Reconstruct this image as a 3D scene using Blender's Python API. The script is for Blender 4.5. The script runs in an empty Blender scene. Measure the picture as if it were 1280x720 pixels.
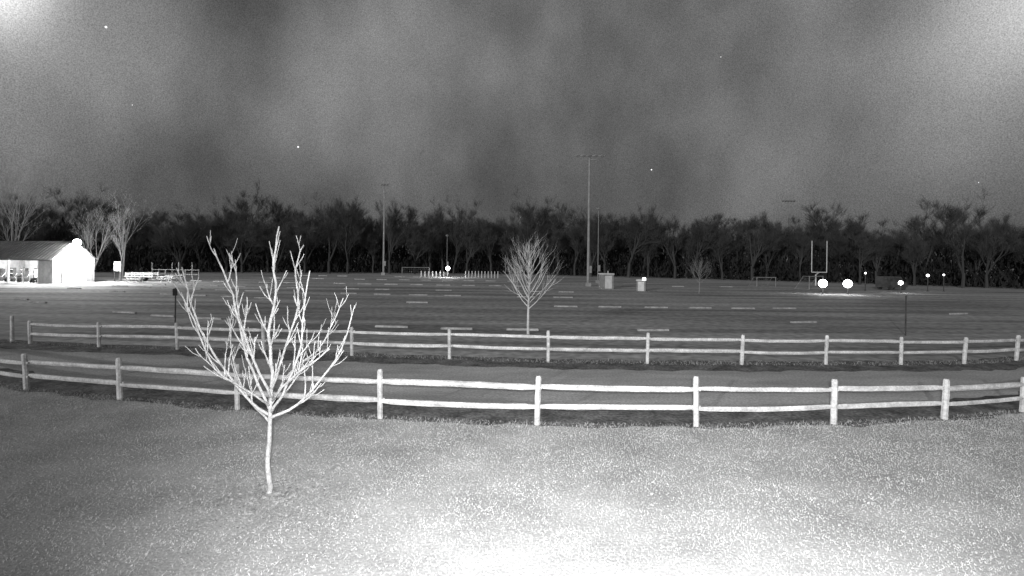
import bpy, math, random
import numpy as np
from mathutils import Vector, Matrix
R = random.Random(7)
rng = np.random.default_rng(5)
scene = bpy.context.scene
COL = scene.collection

# ------------------------------------------------------------ materials
def mat(name, lo, hi, scale=5.0, rough=0.85, bump=0.0, bscale=None, stretch=(1,1,1), detail=6, fine=None, spec=0.2, contrast=(0.35,0.65)):
    m = bpy.data.materials.new(name); m.use_nodes = True
    nt = m.node_tree; N = nt.nodes; L = nt.links
    b = N['Principled BSDF']
    b.inputs['Roughness'].default_value = rough
    b.inputs['Specular IOR Level'].default_value = spec
    tc = N.new('ShaderNodeTexCoord'); mp = N.new('ShaderNodeMapping')
    mp.inputs['Scale'].default_value = stretch
    L.new(tc.outputs['Object'], mp.inputs['Vector'])
    n = N.new('ShaderNodeTexNoise'); n.inputs['Scale'].default_value = scale; n.inputs['Detail'].default_value = detail
    n.inputs['Roughness'].default_value = 0.6
    L.new(mp.outputs[0], n.inputs['Vector'])
    r = N.new('ShaderNodeValToRGB')
    r.color_ramp.elements[0].position = contrast[0]; r.color_ramp.elements[1].position = contrast[1]
    r.color_ramp.elements[0].color = (lo,lo,lo,1); r.color_ramp.elements[1].color = (hi,hi,hi,1)
    L.new(n.outputs['Fac'], r.inputs['Fac'])
    out = r.outputs['Color']
    if fine:
        fs, f0, f1 = fine
        n2 = N.new('ShaderNodeTexNoise'); n2.inputs['Scale'].default_value = fs; n2.inputs['Detail'].default_value = 3
        L.new(tc.outputs['Object'], n2.inputs['Vector'])
        r2 = N.new('ShaderNodeValToRGB')
        r2.color_ramp.elements[0].position = 0.32; r2.color_ramp.elements[1].position = 0.68
        r2.color_ramp.elements[0].color = (f0,f0,f0,1); r2.color_ramp.elements[1].color = (f1,f1,f1,1)
        L.new(n2.outputs['Fac'], r2.inputs['Fac'])
        mx = N.new('ShaderNodeMix'); mx.data_type = 'RGBA'; mx.blend_type = 'MULTIPLY'; mx.inputs[0].default_value = 1
        L.new(out, mx.inputs[6]); L.new(r2.outputs['Color'], mx.inputs[7]); out = mx.outputs[2]
    L.new(out, b.inputs['Base Color'])
    if bump:
        nb = N.new('ShaderNodeTexNoise'); nb.inputs['Scale'].default_value = bscale or scale*6; nb.inputs['Detail'].default_value = 4
        L.new(mp.outputs[0], nb.inputs['Vector'])
        bp = N.new('ShaderNodeBump'); bp.inputs['Strength'].default_value = bump; bp.inputs['Distance'].default_value = 0.03
        L.new(nb.outputs['Fac'], bp.inputs['Height']); L.new(bp.outputs[0], b.inputs['Normal'])
    return m
def emis(name, s, c=1.0):
    m = bpy.data.materials.new(name); m.use_nodes = True
    b = m.node_tree.nodes['Principled BSDF']
    b.inputs['Base Color'].default_value = (.8,.8,.8,1)
    b.inputs['Emission Color'].default_value = (c,c,c,1); b.inputs['Emission Strength'].default_value = s
    return m

M_grass = mat('grass_ground', .34, .56, .7, .95, .4, 22, fine=(26,.75,1.12), contrast=(.3,.7))
M_blade = mat('grass_blades', .42, .64, .9, .8, fine=(6,.8,1.12), contrast=(.3,.7))
M_edge  = mat('edge_grass', .28, .42, 1.6, .9)
M_road  = mat('gravel_road', .36, .58, .5, .95, .5, 14, stretch=(.4,1.2,1), fine=(16,.72,1.2))
M_verge = mat('dirt_verge', .09, .24, 1.6, .95, 1.0, 12, fine=(12,.5,1.4))
M_lot   = mat('parking_asphalt', .22, .52, .14, .9, .3, 8, stretch=(.3,2.2,1), fine=(2.5,.7,1.3), contrast=(.38,.66))
M_wood  = mat('weathered_wood', .44, .74, 4, .85, .35, 30, stretch=(.6,.6,1), fine=(20,.78,1.12))
M_bark  = mat('pale_bark', .36, .62, 9, .85, .4, 30, fine=(40,.75,1.15))
M_bark2 = mat('bark_young', .20, .34, 9, .85)
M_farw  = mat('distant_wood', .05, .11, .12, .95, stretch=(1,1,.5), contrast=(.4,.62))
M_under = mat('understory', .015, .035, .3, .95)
M_litw  = mat('bark_grey', .20, .36, 1, .9)
M_conc  = mat('concrete', .30, .52, 1.5, .85, fine=(8,.75,1.15))
M_metal = mat('galvanised_metal', .25, .36, 2, .6)
M_dark  = mat('dark_metal', .04, .09, 2, .5)
M_white = mat('white_paint', .60, .78, 2, .6)
M_panel = mat('painted_panel', .22, .32, 2, .6)
M_vanp  = mat('van_paint', .06, .1, 2, .4)
M_roof  = mat('roof_metal', .07, .12, 1, .6)
M_leaf  = mat('dead_leaves', .6, .8, 4, .8)
M_leafd = mat('mulch_chips', .18, .5, 12, .9)
M_lamp  = emis('lamp_glass', 14)
M_lampS = emis('lamp_glass_small', 5)
M_star  = emis('starlight', 1.3)

# ------------------------------------------------------------ mesh builder
class MB:
    def __init__(s): s.v=[]; s.f=[]; s.m=[]
    def tube(s, pts, rad, n=6, mi=0, cap=True, twist=0):
        k0=len(s.v); up=Vector((0,0,1))
        for i,p in enumerate(pts):
            p=Vector(p)
            a=Vector(pts[max(i-1,0)]); b=Vector(pts[min(i+1,len(pts)-1)])
            d=(b-a).normalized() if (b-a).length>1e-6 else up
            x=d.cross(Vector((0.31,0.95,0.02)));
            if x.length<1e-3: x=d.cross(Vector((1,0,0)))
            x.normalize(); y=d.cross(x)
            for j in range(n):
                t=2*math.pi*j/n+twist
                s.v.append(p+(x*math.cos(t)+y*math.sin(t))*rad[i])
        for i in range(len(pts)-1):
            for j in range(n):
                a=k0+i*n+j; b=k0+i*n+(j+1)%n
                s.f.append((a,b,b+n,a+n)); s.m.append(mi)
        if cap:
            s.f.append(tuple(k0+(len(pts)-1)*n+j for j in range(n))); s.m.append(mi)
            s.f.append(tuple(k0+j for j in reversed(range(n)))); s.m.append(mi)
    def box(s, c, size, rot=0.0, mi=0, top=1.0, M=None, bev=0.0):
        c=Vector(c); hx,hy,hz=[q/2 for q in size]
        k0=len(s.v); cr,sr=math.cos(rot),math.sin(rot)
        rings=[(-hz,1.0,0.0),(hz-bev,1.0*(top if not bev else 1),0.0)]
        if bev: rings.append((hz,1.0,bev))
        for z,sc,inset in rings:
            for sx,sy in ((-1,-1),(1,-1),(1,1),(-1,1)):
                x=sx*(hx*(sc)-inset); y=sy*(hy*sc-inset)
                v=Vector((x*cr-y*sr, x*sr+y*cr, z))+c
                if M is not None: v=M@v
                s.v.append(v)
        nr=len(rings)
        s.f.append((k0+3,k0+2,k0+1,k0)); s.m.append(mi)
        t=k0+4*(nr-1); s.f.append((t,t+1,t+2,t+3)); s.m.append(mi)
        for r_ in range(nr-1):
            for j in range(4):
                a=k0+4*r_+j; b=k0+4*r_+(j+1)%4
                s.f.append((a,b,b+4,a+4)); s.m.append(mi)
    def poly(s, pts, mi=0):
        k0=len(s.v); s.v+= [Vector(p) for p in pts]; s.f.append(tuple(range(k0,k0+len(pts)))); s.m.append(mi)
    def ball(s, c, r, mi=0, n=12):
        pts=[];rad=[]
        for i in range(n+1):
            t=math.pi*i/n; pts.append(Vector(c)+Vector((0,0,-math.cos(t)*r))); rad.append(max(math.sin(t)*r,1e-3))
        s.tube(pts,rad,n*2,mi,cap=False)
    def obj(s, name, mats, parent=None, smooth=False):
        me=bpy.data.meshes.new(name); me.from_pydata([tuple(v) for v in s.v],[],s.f)
        for m in mats: me.materials.append(m)
        me.polygons.foreach_set('material_index', s.m)
        if smooth: me.polygons.foreach_set('use_smooth',[True]*len(s.f))
        me.update()
        o=bpy.data.objects.new(name,me); COL.objects.link(o)
        if parent: o.parent=parent
        return o
def empty(name, loc=(0,0,0)):
    e=bpy.data.objects.new(name,None); e.location=loc; e.empty_display_size=.3; COL.objects.link(e); return e

# ------------------------------------------------------------ fence lines (metres, back-projected from image pixels onto the ground plane)
nearF=[(-21.6,19.2),(-18.6,17.5),(-15.65,15.9),(-12.63,14.62),(-9.60,13.77),(-6.32,12.98),(-2.88,12.41),(.58,12.08),(4.02,12.10),(7.17,12.41),(10.0,12.90),(12.45,13.61),(15.2,14.8),(17.8,16.2)]
farF=[(-18.76,21.86),(-15.66,21.3),(-12.49,20.98),(-9.01,20.44),(-5.70,20.10),(-2.15,19.69),(1.29,19.31),(4.69,19.25),(7.96,19.31),(10.97,19.5),(13.7,19.67),(16.17,19.98),(18.75,20.78),(21.3,21.9),(23.8,23.4)]
nX=[p[0] for p in nearF]; nY=[p[1] for p in nearF]; fX=[p[0] for p in farF]; fY=[p[1] for p in farF]
def extr(xs,ys,x):
    if x<xs[0]: return ys[0]+(ys[1]-ys[0])/(xs[1]-xs[0])*(x-xs[0])
    if x>xs[-1]: return ys[-1]+(ys[-1]-ys[-2])/(xs[-1]-xs[-2])*(x-xs[-1])
    return float(np.interp(x,xs,ys))
nearY=lambda x: extr(nX,nY,x)
farY=lambda x: extr(fX,fY,x)

# ------------------------------------------------------------ ground sheets
g=MB(); g.poly([(-1500,-300,0),(1500,-300,0),(1500,2500,0),(-1500,2500,0)])
g.obj('ground',[M_grass])
def strip(name, f0, f1, z, m, x0, x1, step=.35, j0=.1, j1=.1):
    b=MB(); xs=np.arange(x0,x1,step)
    def wob(x,s,a): return a*(math.sin(x*2.1+s)+.6*math.sin(x*5.3+s*2)+.5*math.sin(x*11+s*3)+R.uniform(-.7,.7))
    for x in xs:
        b.v.append(Vector((x,f0(x)+wob(x,1,j0),z))); b.v.append(Vector((x,f1(x)+wob(x,4,j1),z)))
    for i in range(len(xs)-1):
        b.f.append((2*i,2*i+2,2*i+3,2*i+1)); b.m.append(0)
    return b.obj(name,[m])
strip('dirt_verge', lambda x:nearY(x)-.12, lambda x:nearY(x)+1.9, .004, M_verge,-34,30,j0=.09,j1=.12)
strip('gravel_road', lambda x:nearY(x)+1.3, lambda x:farY(x)-1.0, .008, M_road,-34,32,j0=.12,j1=.1)
strip('dirt_verge', lambda x:farY(x)-1.15, lambda x:farY(x)+.7, .012, M_verge,-34,34,j0=.1,j1=.12)
strip('parking_lot', lambda x:farY(x)+.6+0*x, lambda x:104-.004*x*x-(.22*x if x>0 else 0), .016, M_lot,-80,75,step=.6,j0=.1,j1=.3)

# grass blades + litter
def mesh_tris(name,V,m):
    n=len(V); me=bpy.data.meshes.new(name); me.vertices.add(3*n); me.vertices.foreach_set('co',V.ravel())
    me.loops.add(3*n); me.loops.foreach_set('vertex_index',np.arange(3*n,dtype=np.int32))
    me.polygons.add(n); me.polygons.foreach_set('loop_start',np.arange(0,3*n,3,dtype=np.int32))
    me.update(calc_edges=True); me.materials.append(m)
    o=bpy.data.objects.new(name,me); COL.objects.link(o); return o
def blades(name, n, xr, yfun, hgt, wid, m, flat=False, xy=None):
    if xy is None:
        x=rng.uniform(*xr,n); u=rng.random(n)
        y0=np.array([yfun(a)[0] for a in x]); y1=np.array([yfun(a)[1] for a in x]); y=y0+(y1-y0)*u
    else: x,y=xy
    cl=.5+.5*np.sin(x*3.1+1.3*np.sin(y*2.3))*np.sin(y*3.7+1.1*np.sin(x*1.9))
    h=hgt*(.45+.9*rng.random(n))*(.65+.5*cl)
    a=rng.uniform(0,2*math.pi,n); w=wid*(.6+.8*rng.random(n))
    lx=rng.normal(0,.7,n)*h; ly=rng.normal(0.3,.7,n)*h
    if flat: h=h*.35; lx=np.cos(a+1.6)*wid*2; ly=np.sin(a+1.6)*wid*2
    V=np.empty((n,3,3)); ca,sa=np.cos(a)*w,np.sin(a)*w
    V[:,0]=np.stack([x-ca,y-sa,np.full(n,.001 if not flat else .02)],1)
    V[:,1]=np.stack([x+ca,y+sa,np.full(n,.001 if not flat else .03)],1)
    V[:,2]=np.stack([x+lx,y+ly,h],1)
    return mesh_tris(name,V,m)
blades('grass',210000,(-16,16),lambda x:(max(4.8,abs(x)*1.0-2),nearY(x)-.1),.020,.005,M_blade)
blades('grass',9000,(-24,26),lambda x:(nearY(x)-.3,nearY(x)+.15),.06,.006,M_edge)
blades('grass',6000,(-26,28),lambda x:(farY(x)-.2,farY(x)+.5),.08,.010,M_bark2)
blades('fallen_leaves',420,(-14,14),lambda x:(max(4.8,abs(x)*1.0-2),nearY(x)),.06,.016,M_leaf,True)
# loose mulch and leaf litter thinning outwards round the sapling
n=2600; a=rng.uniform(0,6.283,n); rd=np.abs(rng.normal(0,.75,n))
blades('mulch_bed',n,None,None,.05,.016,M_leafd,True,xy=(-3.5+np.cos(a)*rd*1.15,8.4+np.sin(a)*rd))

# ------------------------------------------------------------ split-rail fences
def fence(name, line, rails, hfun):
    par=empty(name)
    pb=MB()
    for i,(x,y) in enumerate(line):
        h=hfun(x)*R.uniform(.97,1.03); a=R.uniform(-.2,.2); w=R.uniform(.10,.125)
        lean=Vector((R.uniform(-.02,.02)+x*.003,R.uniform(-.02,.02),0))
        pts=[];rad=[]
        for t in (0,.15,.4,.6,.8,.95,1.0):
            pts.append(Vector((x,y,h*t-.02))+lean*t*h+Vector((R.uniform(-.004,.004),R.uniform(-.004,.004),0)))
            rad.append(w*.60*(1+R.uniform(-.05,.05))*(1 if t<.97 else .72))
        pb.tube(pts,rad,8,0,twist=a)
    pb.obj('posts',[M_wood],par)
    rb=MB()
    for i in range(len(line)-1):
        p=Vector((*line[i],0)); q=Vector((*line[i+1],0)); d=(q-p).normalized()
        for k,zr in enumerate(rails):
            z0=zr*hfun(p.x)+R.uniform(-.02,.02); z1=zr*hfun(q.x)+R.uniform(-.02,.02)
            off=Vector((-d.y,d.x,0))*(.02 if i%2 else -.02)
            a=p-d*.10+off; b=q+d*.10+off
            n0=len(rb.v); nseg=9; sg=6; sag=R.uniform(-.035,.012)
            th=R.uniform(.046,.060); jj=R.uniform(0,1)
            for s_ in range(nseg+1):
                t=s_/nseg; c=a.lerp(b,t); c.z=z0+(z1-z0)*t+4*sag*t*(1-t)+R.uniform(-.004,.004)
                endt=min(1,min(t,1-t)*8+.55)
                for j in range(sg):
                    an=2*math.pi*j/sg+jj
                    rr=(1+R.uniform(-.08,.08))*endt
                    rb.v.append(c+Vector((-d.y,d.x,0))*math.cos(an)*th*.65*rr+Vector((0,0,1))*math.sin(an)*th*rr*1.1)
            for s_ in range(nseg):
                for j in range(sg):
                    A=n0+s_*sg+j; B=n0+s_*sg+(j+1)%sg
                    rb.f.append((A,B,B+sg,A+sg)); rb.m.append(0)
            rb.f.append(tuple(n0+j for j in reversed(range(sg)))); rb.m.append(0)
            rb.f.append(tuple(n0+nseg*sg+j for j in range(sg))); rb.m.append(0)
    rb.obj('rails',[M_wood],par)
fence('split_rail_fence',nearF,(.75,.37),lambda x:1.10-.0009*x*x-(.0004*x*x if x>0 else 0))
fence('split_rail_fence',farF,(.80,.43),lambda x:1.10-.0004*x*x)
pb=MB(); pb.tube([(-19.95,22.4,0),(-19.96,22.4,.6),(-19.98,22.41,1.03)],[.075,.07,.065],8); pb.obj('fence_post',[M_wood])

# ------------------------------------------------------------ trees
def grow(mb, p, d, L, r, lvl, maxl, rr, up=.25, spread=.7, kids=(3,5), tipr=.4, wig=.12, twigs=None, sides=(6,5,4,3), lfac=.55, tmin=.25):
    seg=max(3,5-lvl); pts=[Vector(p)]; rad=[r]; d=Vector(d).normalized()
    ds=[d]
    for i in range(seg):
        d=(d+Vector((rr.gauss(0,wig),rr.gauss(0,wig),rr.gauss(0,wig*.5)))+Vector((0,0,up/seg))).normalized()
        pts.append(pts[-1]+d*L/seg); rad.append(r*(1-(1-tipr)*(i+1)/seg)); ds.append(d)
    mb.tube(pts,rad,sides[min(lvl,len(sides)-1)])
    if lvl<maxl:
        k=rr.randint(*kids)
        for c in range(k):
            t=rr.uniform(tmin,1.0); i=min(int(t*seg),seg-1); f=t*seg-i
            q=pts[i].lerp(pts[i+1],f); a=rr.uniform(0,2*math.pi)
            dd=ds[i]; x=dd.cross(Vector((.3,.9,.1))).normalized(); y=dd.cross(x)
            nd=(dd+(x*math.cos(a)+y*math.sin(a))*spread*rr.uniform(.7,1.3)).normalized()
            grow(mb,q,nd,L*lfac*rr.uniform(.7,1.25),r*(1-(1-tipr)*t)*.62,lvl+1,maxl,rr,up,spread,kids,tipr,wig,twigs,sides,lfac)
    elif twigs:
        cnt,tl,tw=twigs
        for c in range(cnt):
            q=pts[rr.randint(1,seg)]; nd=(ds[-1]*.8+Vector((rr.gauss(0,.4),rr.gauss(0,.4),rr.gauss(.3,.3)))).normalized()
            s_=nd.cross(Vector((rr.gauss(0,1),rr.gauss(0,1),rr.gauss(0,.3)))).normalized()*tw
            mb.poly([q-s_,q+s_,q+nd*tl*rr.uniform(.4,1.2)])

# hero sapling
hb=MB(); hr=random.Random(33)
S=8.44/700
def limb(px, ys, r0, r1, n=7):
    pts=[Vector((a*S,y,b*S)) for (a,b),y in zip(px,ys)]
    out=[]
    for i in range(len(pts)-1):
        p0=pts[max(i-1,0)];p1=pts[i];p2=pts[i+1];p3=pts[min(i+2,len(pts)-1)]
        for k in range(3):
            t=k/3
            out.append(.5*((2*p1)+(p2-p0)*t+(2*p0-5*p1+4*p2-p3)*t*t+(3*p1-p0-3*p2+p3)*t**3)+Vector((hr.gauss(0,.008),hr.gauss(0,.008),0)))
    out.append(pts[-1])
    m=len(out)-1
    hb.tube(out,[r0+(r1-r0)*(i/m)**.8 for i in range(m+1)],n)
    return out
def side(out, r0, r1, cnt, Lr, start=.25):
    m=len(out)-1
    for c in range(cnt):
        t=start+(1-start)*(c+hr.uniform(.1,.9))/cnt*.95; i=min(int(t*m),m-1); p=out[i]
        d=(out[i+1]-out[i]).normalized()
        x=d.cross(Vector((0,1,0))).normalized(); sg=1 if (c%2) else -1
        nd=(d*.95+x*sg*hr.uniform(.35,.65)+Vector((0,hr.uniform(-.5,.5),.2))).normalized()
        L=hr.uniform(*Lr)*(1.2-.7*t); r=(r0+(r1-r0)*t)*.66
        pts=[p];dd=nd
        for k in range(5):
            dd=(dd+Vector((hr.gauss(0,.09),hr.gauss(0,.09),.14))).normalized(); pts.append(pts[-1]+dd*L/5)
        rad=[r+(max(r*.6,.006)-r)*k/5 for k in range(6)]
        hb.tube(pts,rad,6)
        for q in range(hr.randint(1,3) if L>.32 else hr.randint(0,1)):
            k=hr.randint(1,4); d2=(pts[k+1]-pts[k]).normalized(); x2=d2.cross(Vector((0,1,0))).normalized()*hr.choice((-1,1))
            n2=(d2+x2*hr.uniform(.4,.7)+Vector((0,hr.uniform(-.4,.4),.25))).normalized(); l2=hr.uniform(.12,.32)
            hb.tube([pts[k],pts[k]+n2*l2*.5,pts[k]+(n2+Vector((0,0,.2))).normalized()*l2],[rad[k]*.75,rad[k]*.65,max(rad[k]*.5,.005)],5)
lead=limb([(0,-2),(0,8),(-3,50),(-1,97),(0,150),(-4,200),(3,250),(0,290),(6,334)],[0,0,0.01,0,.02,-.03,.02,.0,.03],.047,.011,10)
side(lead,.036,.011,11,(.38,.68),.46)
limbs=[([(-1,97),(-25,113),(-50,150),(-75,190),(-93,240),(-104,282)],[0,.0,-.1,-.15,-.2,-.2],.026),
([(-1,103),(-30,150),(-50,195),(-60,240),(-66,275),(-76,300)],[0,.15,.3,.4,.5,.5],.024),
([(-1,120),(-15,170),(-28,220),(-35,265),(-52,305)],[0,-.2,-.35,-.5,-.5],.023),
([(0,130),(10,180),(22,230),(18,280),(26,312)],[0,.2,.3,.3,.4],.022),
([(0,95),(30,110),(58,140),(82,180),(97,235)],[0,.05,.1,.2,.25],.026),
([(0,100),(25,140),(45,190),(50,230),(58,280)],[0,-.15,-.3,-.4,-.4],.024),
([(0,115),(35,150),(66,172),(88,190)],[0,-.3,-.5,-.6],.018),
([(-1,90),(-40,110),(-66,145),(-80,180),(-84,205)],[0,.3,.5,.7,.75],.020),
([(-1,110),(-20,140),(-45,165),(-62,225),(-75,255)],[0,-.4,-.6,-.8,-.8],.018),
([(0,112),(14,150),(38,170),(56,215),(66,240)],[0,.4,.7,.9,.9],.018)]
for px,ys,r in limbs:
    o=limb(px,ys,r,.009); side(o,r,.010,8,(.32,.62),.2)
o=hb.obj('young_tree',[M_bark],smooth=True); o.location=(-3.60,8.44,0)

def fan_tree(name, loc, H, trunk, W, m, seed, nb=26, r=.055):
    rr=random.Random(seed); b=MB()
    pts=[Vector((rr.gauss(0,.012),rr.gauss(0,.012),H*t)) for t in (0,.1,.3,.5,.7,.85,1)]
    b.tube(pts,[r,r*.9,r*.72,r*.5,r*.32,r*.2,r*.12],7)
    for i in range(nb):
        t=(i+.5)/nb; z=trunk+(H-trunk)*t*.82; a=i*2.4+rr.uniform(-.3,.3)
        L=(W/2)*1.15*(1.0-.62*t)*rr.uniform(.85,1.1)+.15
        d=Vector((math.cos(a),math.sin(a),.75+.7*t))
        grow(b,(0,0,z),d,L*1.15,r*.36*(1-.5*t),0,2,rr,up=.45,spread=.6,kids=(3,5),tipr=.4,wig=.09,sides=(5,4,3),lfac=.5)
    o=b.obj(name,[m]); o.location=loc; return o
fan_tree('young_tree',(.80,26.3,0),4.2,1.15,3.0,M_wood,3,30,.07)
fan_tree('young_tree',(20.1,60,0),3.4,1.0,2.9,M_bark2,9,22,.06)

# distant woodland: bare crowns, varied habit
vars_=[]
for k in range(10):
    rr=random.Random(100+k); b=MB(); H=rr.uniform(9.5,12.0); sp_=rr.uniform(.5,.8); up_=rr.uniform(.2,.5)
    nf=rr.choice((1,2,2,3)); h0=H*rr.uniform(.16,.30)
    b.tube([(0,0,0),(rr.gauss(0,.1),rr.gauss(0,.1),h0)],[.26,.2],6)
    for q in range(nf+1):
        a=rr.uniform(0,6.3); tl=rr.uniform(.1,.5)
        grow(b,(0,0,h0*.95),(math.cos(a)*tl,math.sin(a)*tl,1),(H-h0)*rr.uniform(.66,.82),.15,0,3,rr,up=up_,spread=sp_,kids=(5,6),tipr=.3,wig=.09,twigs=(9,1.2,.013),sides=(5,3,3,3),lfac=.46,tmin=.2)
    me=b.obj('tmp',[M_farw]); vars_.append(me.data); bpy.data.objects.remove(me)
wood=empty('distant_treeline')
def edgeY(x):
    return 118-.0035*x*x-(.30*x if x>0 else 0)
for row in range(4):
    x=-105.0
    while x<105:
        y=edgeY(x)+row*7+R.uniform(-3,3)
        if not (x<-62 and row<1):
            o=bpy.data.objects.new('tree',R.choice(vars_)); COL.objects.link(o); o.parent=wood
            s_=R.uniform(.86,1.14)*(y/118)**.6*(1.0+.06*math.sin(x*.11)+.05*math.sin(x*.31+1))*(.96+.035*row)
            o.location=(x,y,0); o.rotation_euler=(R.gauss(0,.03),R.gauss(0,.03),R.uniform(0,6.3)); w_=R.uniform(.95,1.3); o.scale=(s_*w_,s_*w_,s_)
        x+=R.uniform(2.4,5.0)
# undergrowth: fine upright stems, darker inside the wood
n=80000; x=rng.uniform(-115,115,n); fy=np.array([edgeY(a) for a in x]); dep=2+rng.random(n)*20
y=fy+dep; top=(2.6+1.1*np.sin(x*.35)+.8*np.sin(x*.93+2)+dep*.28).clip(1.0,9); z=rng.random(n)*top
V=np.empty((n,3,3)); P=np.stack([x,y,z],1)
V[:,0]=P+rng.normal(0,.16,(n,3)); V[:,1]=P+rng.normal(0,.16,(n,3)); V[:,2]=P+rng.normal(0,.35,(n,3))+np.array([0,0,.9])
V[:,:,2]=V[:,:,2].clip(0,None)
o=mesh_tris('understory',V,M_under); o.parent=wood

for k,(x,y,h) in enumerate([(-66,74,11.5),(-69,78,13),(-61,80,10.5),(-57,76,9.5),(-55,79,11.0),(-52.5,75,8.5),(-73,82,13.5)]):
    rr=random.Random(300+k); b=MB()
    grow(b,(0,0,0),(0.05,0,1),h*.8,.14,0,3,rr,up=.4,spread=.5,kids=(5,7),tipr=.25,wig=.06,twigs=(2,1.0,.014),sides=(6,5,4,3),lfac=.5)
    o=b.obj('bare_tree',[M_litw]); o.location=(x,y,0)

# ------------------------------------------------------------ barn
C=Vector((-51.75,63,0)); D=Vector((-.954,.30,0)).normalized(); Wd=Vector((-D.y,D.x,0))
if Wd.y<0: Wd=-Wd
W=4.7; Lb=13.0; EH=2.85; PH=4.75
BM=Matrix.Translation(C)@Matrix(((D.x,Wd.x,0,0),(D.y,Wd.y,0,0),(0,0,1,0),(0,0,0,1)))
barn=empty('barn')
def bo(mbx,name,mats):
    mbx.v=[BM@v for v in mbx.v]; return mbx.obj(name,mats,barn)
b=MB()
nb=19; bw=W/nb
for i in range(nb):
    v0=i*bw+.008; v1=(i+1)*bw-.008
    hz=lambda v: EH+(PH-EH)*(1-abs(v-W/2)/(W/2))
    t=.06 if i%2 else .075
    ua,ub=-t,0.02
    a=[(ua,v0,0),(ua,v1,0),(ua,v1,hz(v1)),(ua,v0,hz(v0))]
    c=[(ub,v0,0),(ub,v1,0),(ub,v1,hz(v1)),(ub,v0,hz(v0))]
    b.poly(a[::-1]); b.poly(c); b.poly([a[0],a[3],c[3],c[0]]); b.poly([a[1],c[1],c[2],a[2]])
b.poly([(.03,0,0),(.03,W,0),(.03,W,EH),(.03,W/2,PH),(.03,0,EH)])
b.poly([(Lb,0,0),(Lb,W,0),(Lb,W,EH),(Lb,W/2,PH),(Lb,0,EH)])
b.poly([(.03,W,0),(Lb,W,0),(Lb,W,EH),(.03,W,EH)])
b.poly([(.03,.02,0),(2.2,.02,0),(2.2,.02,EH-.02),(.03,.02,EH-.02)])
bo(b,'walls',[M_metal])
b=MB()
for sgn in (0,1):
    ov=.35; sl=(PH-EH)/(W/2)
    e=(-ov,EH-ov*sl) if sgn==0 else (W+ov,EH-ov*sl); rdg=(W/2,PH)
    u0,u1=-.2,Lb+.5
    P=[(u0,e[0],e[1]+.03),(u1,e[0],e[1]+.03),(u1,rdg[0],rdg[1]+.03),(u0,rdg[0],rdg[1]+.03)]
    Q=[(p[0],p[1],p[2]+.12) for p in P]
    b.poly(P); b.poly(Q[::-1])
    for i in range(4):
        j=(i+1)%4; b.poly([P[i],P[j],Q[j],Q[i]])
    u=u0+.3
    while u<u1:
        b.tube([(u,e[0],e[1]+.16),(u,rdg[0],rdg[1]+.16)],[.03,.03],4); u+=.6
bo(b,'roof',[M_roof])
b=MB()
for i in range(5): b.box((2.3+i*2.5,.1,EH/2),(.14,.14,EH-.02))
b.box((Lb/2+1.1,-.02,EH-.12),(Lb-2.2,.1,.22))
b.box((-.1,W/2-1.25,1.3),(.1,.14,2.6)); b.box((-.1,W/2+1.25,1.3),(.1,.14,2.6)); b.box((-.1,W/2,2.68),(.1,2.7,.14))
bo(b,'trim',[M_white])
b=MB(); b.box((-.1,W/2,1.25),(.06,2.3,2.5))
for q in range(4): b.box((-.145,W/2,.32+q*.6),(.03,2.1,.5))
bo(b,'garage_door',[M_white])
b=MB()
for i in range(14):
    u=2.8+i*.72; h=R.uniform(.4,1.5)
    if i%3==0:
        for z in (.4,.9,1.4): b.box((u,3.0,z),(.7,.4,.05))
        for s1 in (-.33,.33): b.box((u+s1,3.0,.8),(.05,.38,1.6),mi=1)
    elif i%3==1:
        b.box((u,2.2,h/2),(.5,.5,h),R.uniform(-.4,.4),mi=i%2,bev=.05)
    else:
        b.box((u,1.0,.45),(.55,.8,.3),R.uniform(-.4,.4),mi=1,bev=.06)
        for s1 in (-.2,.2):
            for s2 in (-.3,.3): b.tube([(u+s1-.04,1.0+s2,.16),(u+s1+.04,1.0+s2,.16)],[.16,.16],10,1)
        b.tube([(u,1.4,.5),(u,1.8,1.0)],[.02,.02],5)
bo(b,'stored_equipment',[M_white,M_dark])
b=MB(); b.ball((-.48,W/2,4.72),.42); b.tube([(-.05,W/2,4.3),(-.48,W/2,4.32)],[.04,.04],6); b.tube([(-.48,W/2,4.28),(-.48,W/2,4.3)],[.12,.2],10)
bo(b,'wall_lamp',[M_lamp])
def plight(name, loc, e, r=.2):
    l=bpy.data.lights.new(name,'POINT'); l.energy=e; l.shadow_soft_size=r; o=bpy.data.objects.new(name,l); o.location=loc; COL.objects.link(o); return o
plight('barn_lamp_light',BM@Vector((-2.2,W/2-.4,4.9)),7500,.3)
plight('barn_porch_light',BM@Vector((5.0,1.6,2.5)),1200,.15)
plight('barn_porch_light',BM@Vector((9.5,1.6,2.5)),1200,.15)

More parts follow.
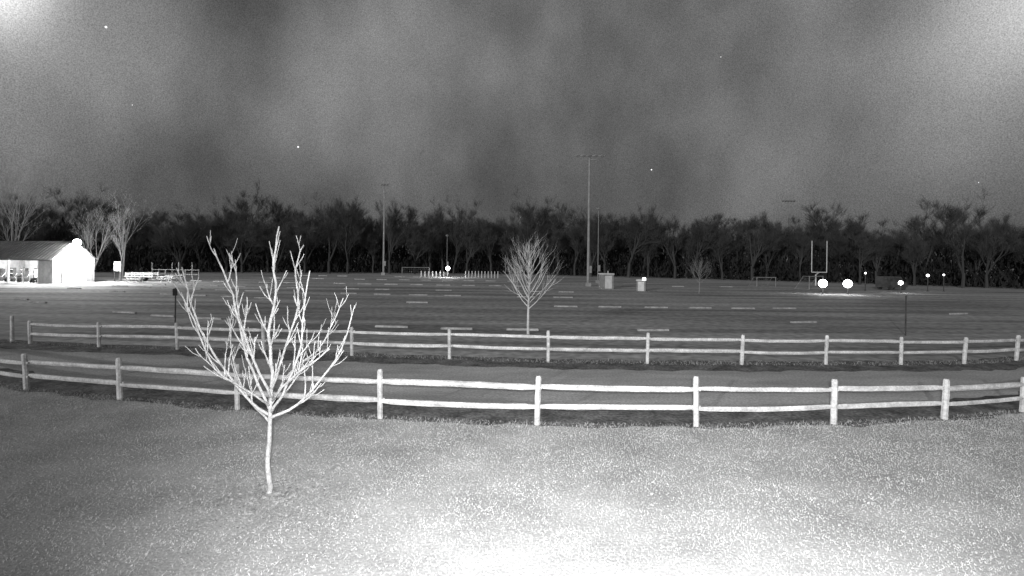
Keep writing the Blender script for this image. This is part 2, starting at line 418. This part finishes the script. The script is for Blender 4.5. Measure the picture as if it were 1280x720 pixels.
def picnic(loc, rot):
    e=empty('picnic_table',loc); e.rotation_euler=(0,0,rot); b=MB()
    for i in range(5): b.box((0,-.32+i*.16,.74),(1.9,.14,.045))
    for s1 in (-1,1):
        for k in (0,1): b.box((0,s1*(.66+k*.15),.45),(1.9,.13,.045))
        b.box((s1*.65,0,.68),(.09,.75,.08)); b.box((s1*.65,0,.40),(.09,1.6,.08))
        for s2 in (-1,1): b.tube([(s1*.65+.06,s2*.62,0),(s1*.65+.06,s2*.25,.72)],[.05,.05],4)
    b.obj('table_frame',[M_white],e)
picnic((-45.9,68,0),.3); picnic((-42.6,69.5,0),-.1); picnic((-44.0,73,0),.5)
def stand(name, loc, w,h,z0,m1):
    e=empty(name,loc); b=MB()
    for s1 in (-1,1): b.box((s1*w*.45,0,(z0+h)/2),(.1,.1,z0+h))
    b.obj('posts',[M_dark],e); b=MB(); b.box((0,-.08,z0+h/2),(w,.05,h),bev=.01); b.box((0,-.12,z0+h-.12),(w*.8,.02,.1)); b.obj('board',[m1],e)
stand('notice_board',(-49.6,70.5,0),.9,1.2,1.3,M_white)
e=empty('utility_trailer',(-47.2,71.5,0)); e.rotation_euler=(0,0,.15); b=MB()
b.box((0,0,.6),(3.2,1.5,.1))
for s1 in (-.75,.75):
    b.box((0,s1,1.05),(3.2,.05,.06)); b.box((0,s1,.85),(3.2,.05,.05))
    for x in (-1.55,-.5,.5,1.55): b.box((x,s1,.9),(.06,.07,.55))
b.box((2.1,0,.55),(1.2,.1,.08)); b.obj('bed',[M_white],e); b=MB()
for s1 in (-.9,.9): b.tube([(0,s1-.1,.35),(0,s1+.1,.35)],[.35,.35],16)
b.obj('wheels',[M_dark],e)
e=empty('pipe_rail_fence'); b=MB()
for i in range(8):
    x=-48.5+i*.9; b.tube([(x,75.5,0),(x,75.5,1.5+.9*(i%3==0))],[.06,.06],6)
b.tube([(-48.5,75.5,1.4),(-42.2,75.5,1.4)],[.05,.05],6); b.tube([(-48.5,75.5,.8),(-42.2,75.5,.8)],[.05,.05],6)
b.obj('rails',[M_panel],e)

# ------------------------------------------------------------ wheel stops
b=MB()
def stoprow(f, x0, x1, pitch, keep=.85, Lw=1.7):
    x=x0
    while x<x1:
        if R.random()<keep:
            y=f(x); sl=(f(x+.5)-f(x-.5)); a=math.atan(sl)*.6+R.uniform(-.03,.03)
            b.box((x,y+R.uniform(-.15,.15),.016+.05),(Lw*R.uniform(.9,1.05),.15,.10),a,bev=.03)
        x+=pitch*R.uniform(.96,1.04)
stoprow(lambda x:27.8+.0105*x*x,-40,-9,3.3,.6)
stoprow(lambda x:27.6+.0115*x*x,-6,8,3.3,.85)
stoprow(lambda x:29.8+.0095*x*x,17,32,3.6,.5)
stoprow(lambda x:42.5+.0055*x*x-.05*x,-46,-4,3.2,.75)
stoprow(lambda x:41.5+.0045*x*x-.07*x,4,24,3.3,.95)
stoprow(lambda x:51+.004*x*x-.04*x,-45,6,3.3,.8)
stoprow(lambda x:59+.003*x*x,-50,6,3.3,.8)
stoprow(lambda x:70+.002*x*x,-48,4,3.3,.85)
stoprow(lambda x:73+.002*x*x,22,30,3.3,.8)
stoprow(lambda x:84+.001*x*x,-36,2,3.3,.85)
stoprow(lambda x:97+.0*x*x,-36,-4,3.3,.85)
b.obj('wheel_stops',[M_conc])

# ------------------------------------------------------------ light poles
def floodpole(loc,H,armw,r,nl=6,low=True,yaw=0,m=M_metal):
    e=empty('stadium_light_pole',loc); e.rotation_euler=(0,0,yaw); b=MB()
    b.tube([(0,0,0),(0,0,H*.5),(0,0,H)],[r,r*.8,r*.6],10); b.box((0,0,.25),(.7,.7,.5),bev=.05)
    b.obj('mast',[m],e); b=MB()
    b.box((0,0,H-.1),(armw,.12,.14)); b.box((0,0,H-.6),(armw*.45,.1,.1)) if low else None
    for i in range(nl):
        x=-armw/2+armw*(i+.5)/nl
        b.tube([(x,-.1,H+.02),(x,-.25,H-.15),(x,-.32,H-.25)],[.1,.2,.22],8)
    b.box((r+.1,0,2.2),(.3,.4,.9)); b.obj('floodlights',[m],e)
floodpole((9.87,72.4,0),17.0,3.9,.19,5)
floodpole((-24.3,106,0),17.2,1.6,.19,3,False)
floodpole((51.6,105,0),15.0,2.6,.17,5,m=M_panel)
floodpole((12.6,82,0),11.0,.6,.07,1,False,m=M_panel)
floodpole((-13,112,0),8,.6,.07,1,False,m=M_panel)

def soccer(loc,yaw,w=7.3,h=2.4,d=2.0,r=.05,m=M_panel):
    e=empty('soccer_goal',loc); e.rotation_euler=(0,0,yaw); b=MB()
    for s1 in (-1,1):
        x=s1*w/2; b.tube([(x,0,0),(x,0,h)],[r,r],8); b.tube([(x,0,h),(x,d*.4,h),(x,d,0)],[r*.6]*3,6); b.tube([(x,0,.05),(x,d,.05)],[r*.6]*2,6)
    b.tube([(-w/2-r,0,h),(w/2+r,0,h)],[r,r],8); b.tube([(-w/2,d,.05),(w/2,d,.05)],[r*.6]*2,6)
    b.obj('frame',[m],e); b=MB()
    for i in range(13):
        x=-w/2+w*i/12; b.tube([(x,d*.4,h),(x,d,.05)],[.008]*2,3)
    for k in range(5):
        t=k/5; b.tube([(-w/2,d*.4+d*.6*t,h*(1-t)),(w/2,d*.4+d*.6*t,h*(1-t))],[.008]*2,3)
    b.obj('net',[M_panel],e)
soccer((-16.5,96,0),.1,4.6,1.7); soccer((35.0,77,0),.15,2.8,1.3); soccer((38.6,71,0),.5,2.8,1.7)
e=empty('football_goal_post',(45.0,82,0)); b=MB()
b.tube([(0,.9,0),(0,.9,1.6),(0,0,2.0)],[.1,.1,.08],8); b.tube([(-1.1,0,2.0),(1.1,0,2.0)],[.06,.06],8)
for s1 in (-1,1): b.tube([(s1*1.1,0,2.0),(s1*1.1,0,6.6)],[.06,.055],8)
b.obj('uprights',[M_white],e)

def cabin(name,loc,w,h,rot,mm):
    e=empty(name,loc); e.rotation_euler=(0,0,rot); b=MB()
    b.box((0,0,h/2),(w,w,h-.02)); b.obj('shell',[mm],e); b=MB()
    b.box((0,0,h+.05),(w+.12,w+.12,.14),bev=.05); b.tube([(w*.3,w*.3,h+.1),(w*.3,w*.3,h+.4)],[.05,.05],6)
    b.box((0,-w/2-.02,h*.47),(w*.66,.04,h*.86)); b.box((w*.22,-w/2-.06,h*.5),(.06,.04,.14)); b.obj('door_and_roof',[M_white],e)
cabin('portable_toilet',(11.3,67,0),1.35,1.75,.25,M_panel)
cabin('utility_cabinet',(14.6,63,0),1.0,1.2,-.3,M_panel)
b=MB(); b.box((14.75,62.4,1.42),(.35,.2,.22),bev=.03); b.obj('cabinet_lamp',[M_lampS])

b=MB()
for i in range(8):
    x=-16.2+i*.68; b.tube([(x,100,0),(x,100,.9),(x,100,1.0)],[.12,.12,.05],8)
for i in range(11):
    x=-8.0+i*.56; b.tube([(x,97,0),(x,97,1.1),(x,97,1.2)],[.08,.08,.04],8)
b.obj('bollards',[M_white])
def lampost(loc,h,r,e_,m=M_lamp):
    e=empty('globe_lamp',loc); b=MB(); b.tube([(0,0,0),(0,0,h-r)],[.06,.05],8); b.tube([(0,0,0),(0,0,.1)],[.14,.1],8); b.obj('post',[M_dark],e)
    b=MB(); b.ball((0,0,h),r); b.obj('globe',[m],e)
    if e_: plight('globe_light',(loc[0],loc[1]-r-.25,h+.1),e_,.2)
lampost((33.9,61,0),1.2,.44,90); lampost((36.6,61,0),1.2,.44,90)
lampost((-11.2,98,0),1.6,.36,700)
lampost((45.5,65.5,0),1.2,.24,40); lampost((52,70,0),2.0,.17,0,M_lampS); lampost((54,70,0),2.1,.11,0,M_lampS)
lampost((44.2,70,0),2.2,.11,0,M_lampS)

def cart(loc,rot,L=3.6):
    e=empty('parked_van',loc); e.rotation_euler=(0,0,rot); b=MB()
    prof=[(-L/2,.35),(-L/2,1.5),(-L/2+.2,1.75),(L*.18,1.75),(L*.32,1.1),(L/2-.1,.95),(L/2,.6),(L/2,.35)]
    for s1 in (-.8,.8): b.poly([(x,s1,z) for x,z in (prof if s1<0 else prof[::-1])])
    for i in range(len(prof)):
        a=prof[i]; c=prof[(i+1)%len(prof)]; b.poly([(a[0],-.8,a[1]),(a[0],.8,a[1]),(c[0],.8,c[1]),(c[0],-.8,c[1])])
    b.obj('body',[M_vanp],e); b=MB()
    for x in (-L*.3,L*.3):
        for s1 in (-.75,.75): b.tube([(x,s1-.12,.35),(x,s1+.12,.35)],[.35,.35],16)
    for s1 in (-.81,.81): b.box((-.3,s1,1.35),(L*.5,.02,.45))
    b.obj('wheels_and_windows',[M_dark],e)
cart((49.5,73,0),.3)

def sp(loc,h):
    e=empty('sign_post',loc); b=MB(); b.tube([(0,0,0),(0,0,h)],[.035,.035],6); b.obj('post',[M_dark],e)
    b=MB(); b.box((0,-.05,h-.2),(.22,.02,.36),.9,bev=.01); b.obj('plate',[M_dark],e)
sp((19.3,27.4,0),2.0); sp((-17.4,29,0),1.8)

b=MB()
for px,py,r in ((129,40,1.7),(371,187,1.3),(813,210,1.0),(163,137,.6),(898,68,.6),(1222,221,.6)):
    b.ball(((px-640)*1.25,875,3.6+(322-py)*1.25),r,0,6)
b.obj('stars',[M_star])

# ------------------------------------------------------------ light
sd=Vector((.5,.87,-.20)).normalized()
l=bpy.data.lights.new('fill_sun','SUN'); l.energy=1.4; l.angle=math.radians(.6); l.color=(1,1,1)  # added sun lamp as even fill, angled along the post shadows
o=bpy.data.objects.new('fill_sun',l); o.rotation_euler=sd.to_track_quat('-Z','Y').to_euler(); COL.objects.link(o)
l=bpy.data.lights.new('flood_lamp','SPOT'); l.energy=11000; l.spot_size=math.radians(104); l.spot_blend=1.0; l.shadow_soft_size=.12
o=bpy.data.objects.new('flood_lamp',l); o.location=(0.05,-.3,3.85); COL.objects.link(o)
o.rotation_euler=(Vector((2.8,13.0,0))-o.location).to_track_quat('-Z','Y').to_euler()

w=bpy.data.worlds.new('World'); scene.world=w; w.use_nodes=True; nt=w.node_tree; N=nt.nodes; L=nt.links
bg=N['Background']; sky=N.new('ShaderNodeTexSky'); sky.sky_type='NISHITA'; sky.sun_disc=False
sky.sun_elevation=math.radians(11.3); sky.sun_rotation=math.radians(210)
bw=N.new('ShaderNodeRGBToBW'); L.new(sky.outputs[0],bw.inputs[0])
tc=N.new('ShaderNodeTexCoord')
def math_(op,a,b_=None,c=None):
    m=N.new('ShaderNodeMath'); m.operation=op
    for i,v in enumerate((a,b_,c)):
        if v is None: continue
        if isinstance(v,(int,float)): m.inputs[i].default_value=v
        else: L.new(v,m.inputs[i])
    return m.outputs[0]
nz=N.new('ShaderNodeTexNoise'); nz.inputs['Scale'].default_value=3.4; nz.inputs['Detail'].default_value=3; nz.inputs['Roughness'].default_value=.5
wmp=N.new('ShaderNodeMapping'); wmp.inputs['Scale'].default_value=(1.4,1,1.0); wmp.inputs['Location'].default_value=(3.1,.4,.7)
L.new(tc.outputs['Generated'],wmp.inputs[0]); L.new(wmp.outputs[0],nz.inputs['Vector'])
gr=N.new('ShaderNodeTexNoise'); gr.inputs['Scale'].default_value=700; gr.inputs['Detail'].default_value=0
L.new(tc.outputs['Generated'],gr.inputs['Vector'])
cl=math_('MULTIPLY_ADD',nz.outputs['Fac'],.40,-.06)
cl=math_('MULTIPLY_ADD',bw.outputs[0],.003,cl)
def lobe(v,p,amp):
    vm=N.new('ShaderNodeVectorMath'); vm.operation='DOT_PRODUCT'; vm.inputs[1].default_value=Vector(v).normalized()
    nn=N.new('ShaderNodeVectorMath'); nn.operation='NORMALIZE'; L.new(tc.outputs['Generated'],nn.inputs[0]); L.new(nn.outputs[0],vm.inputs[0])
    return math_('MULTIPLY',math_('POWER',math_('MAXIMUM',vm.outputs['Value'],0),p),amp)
for v,p,a in (((-690,700,370),480,1.3),((-670,700,300),50,.16),((690,700,350),200,.38),((610,700,240),40,.08),((560,700,250),260,.05),((-275,700,150),420,.05),((0,700,200),12,.03)):  # corner lobes paint lens glare into the sky colour
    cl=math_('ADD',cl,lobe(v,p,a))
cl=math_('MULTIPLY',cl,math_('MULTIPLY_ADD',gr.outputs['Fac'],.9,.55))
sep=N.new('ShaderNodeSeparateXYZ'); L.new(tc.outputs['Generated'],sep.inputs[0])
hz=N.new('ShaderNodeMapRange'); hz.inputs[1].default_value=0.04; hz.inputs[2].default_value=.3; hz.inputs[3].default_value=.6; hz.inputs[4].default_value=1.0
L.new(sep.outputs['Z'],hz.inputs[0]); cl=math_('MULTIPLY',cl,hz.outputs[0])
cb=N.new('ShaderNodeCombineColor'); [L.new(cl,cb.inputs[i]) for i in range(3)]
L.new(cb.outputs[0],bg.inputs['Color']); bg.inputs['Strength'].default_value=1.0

# ------------------------------------------------------------ camera
cam=bpy.data.cameras.new('camera'); cam.sensor_width=36; cam.lens=36*700/1280; cam.shift_y=-38/1280; cam.clip_end=5000
o=bpy.data.objects.new('camera',cam); o.location=(0,0,3.6); o.rotation_euler=(math.radians(90),math.radians(-.7),0); COL.objects.link(o)
scene.camera=o
scene.view_settings.view_transform='Standard'; scene.view_settings.look='None'; scene.view_settings.exposure=0
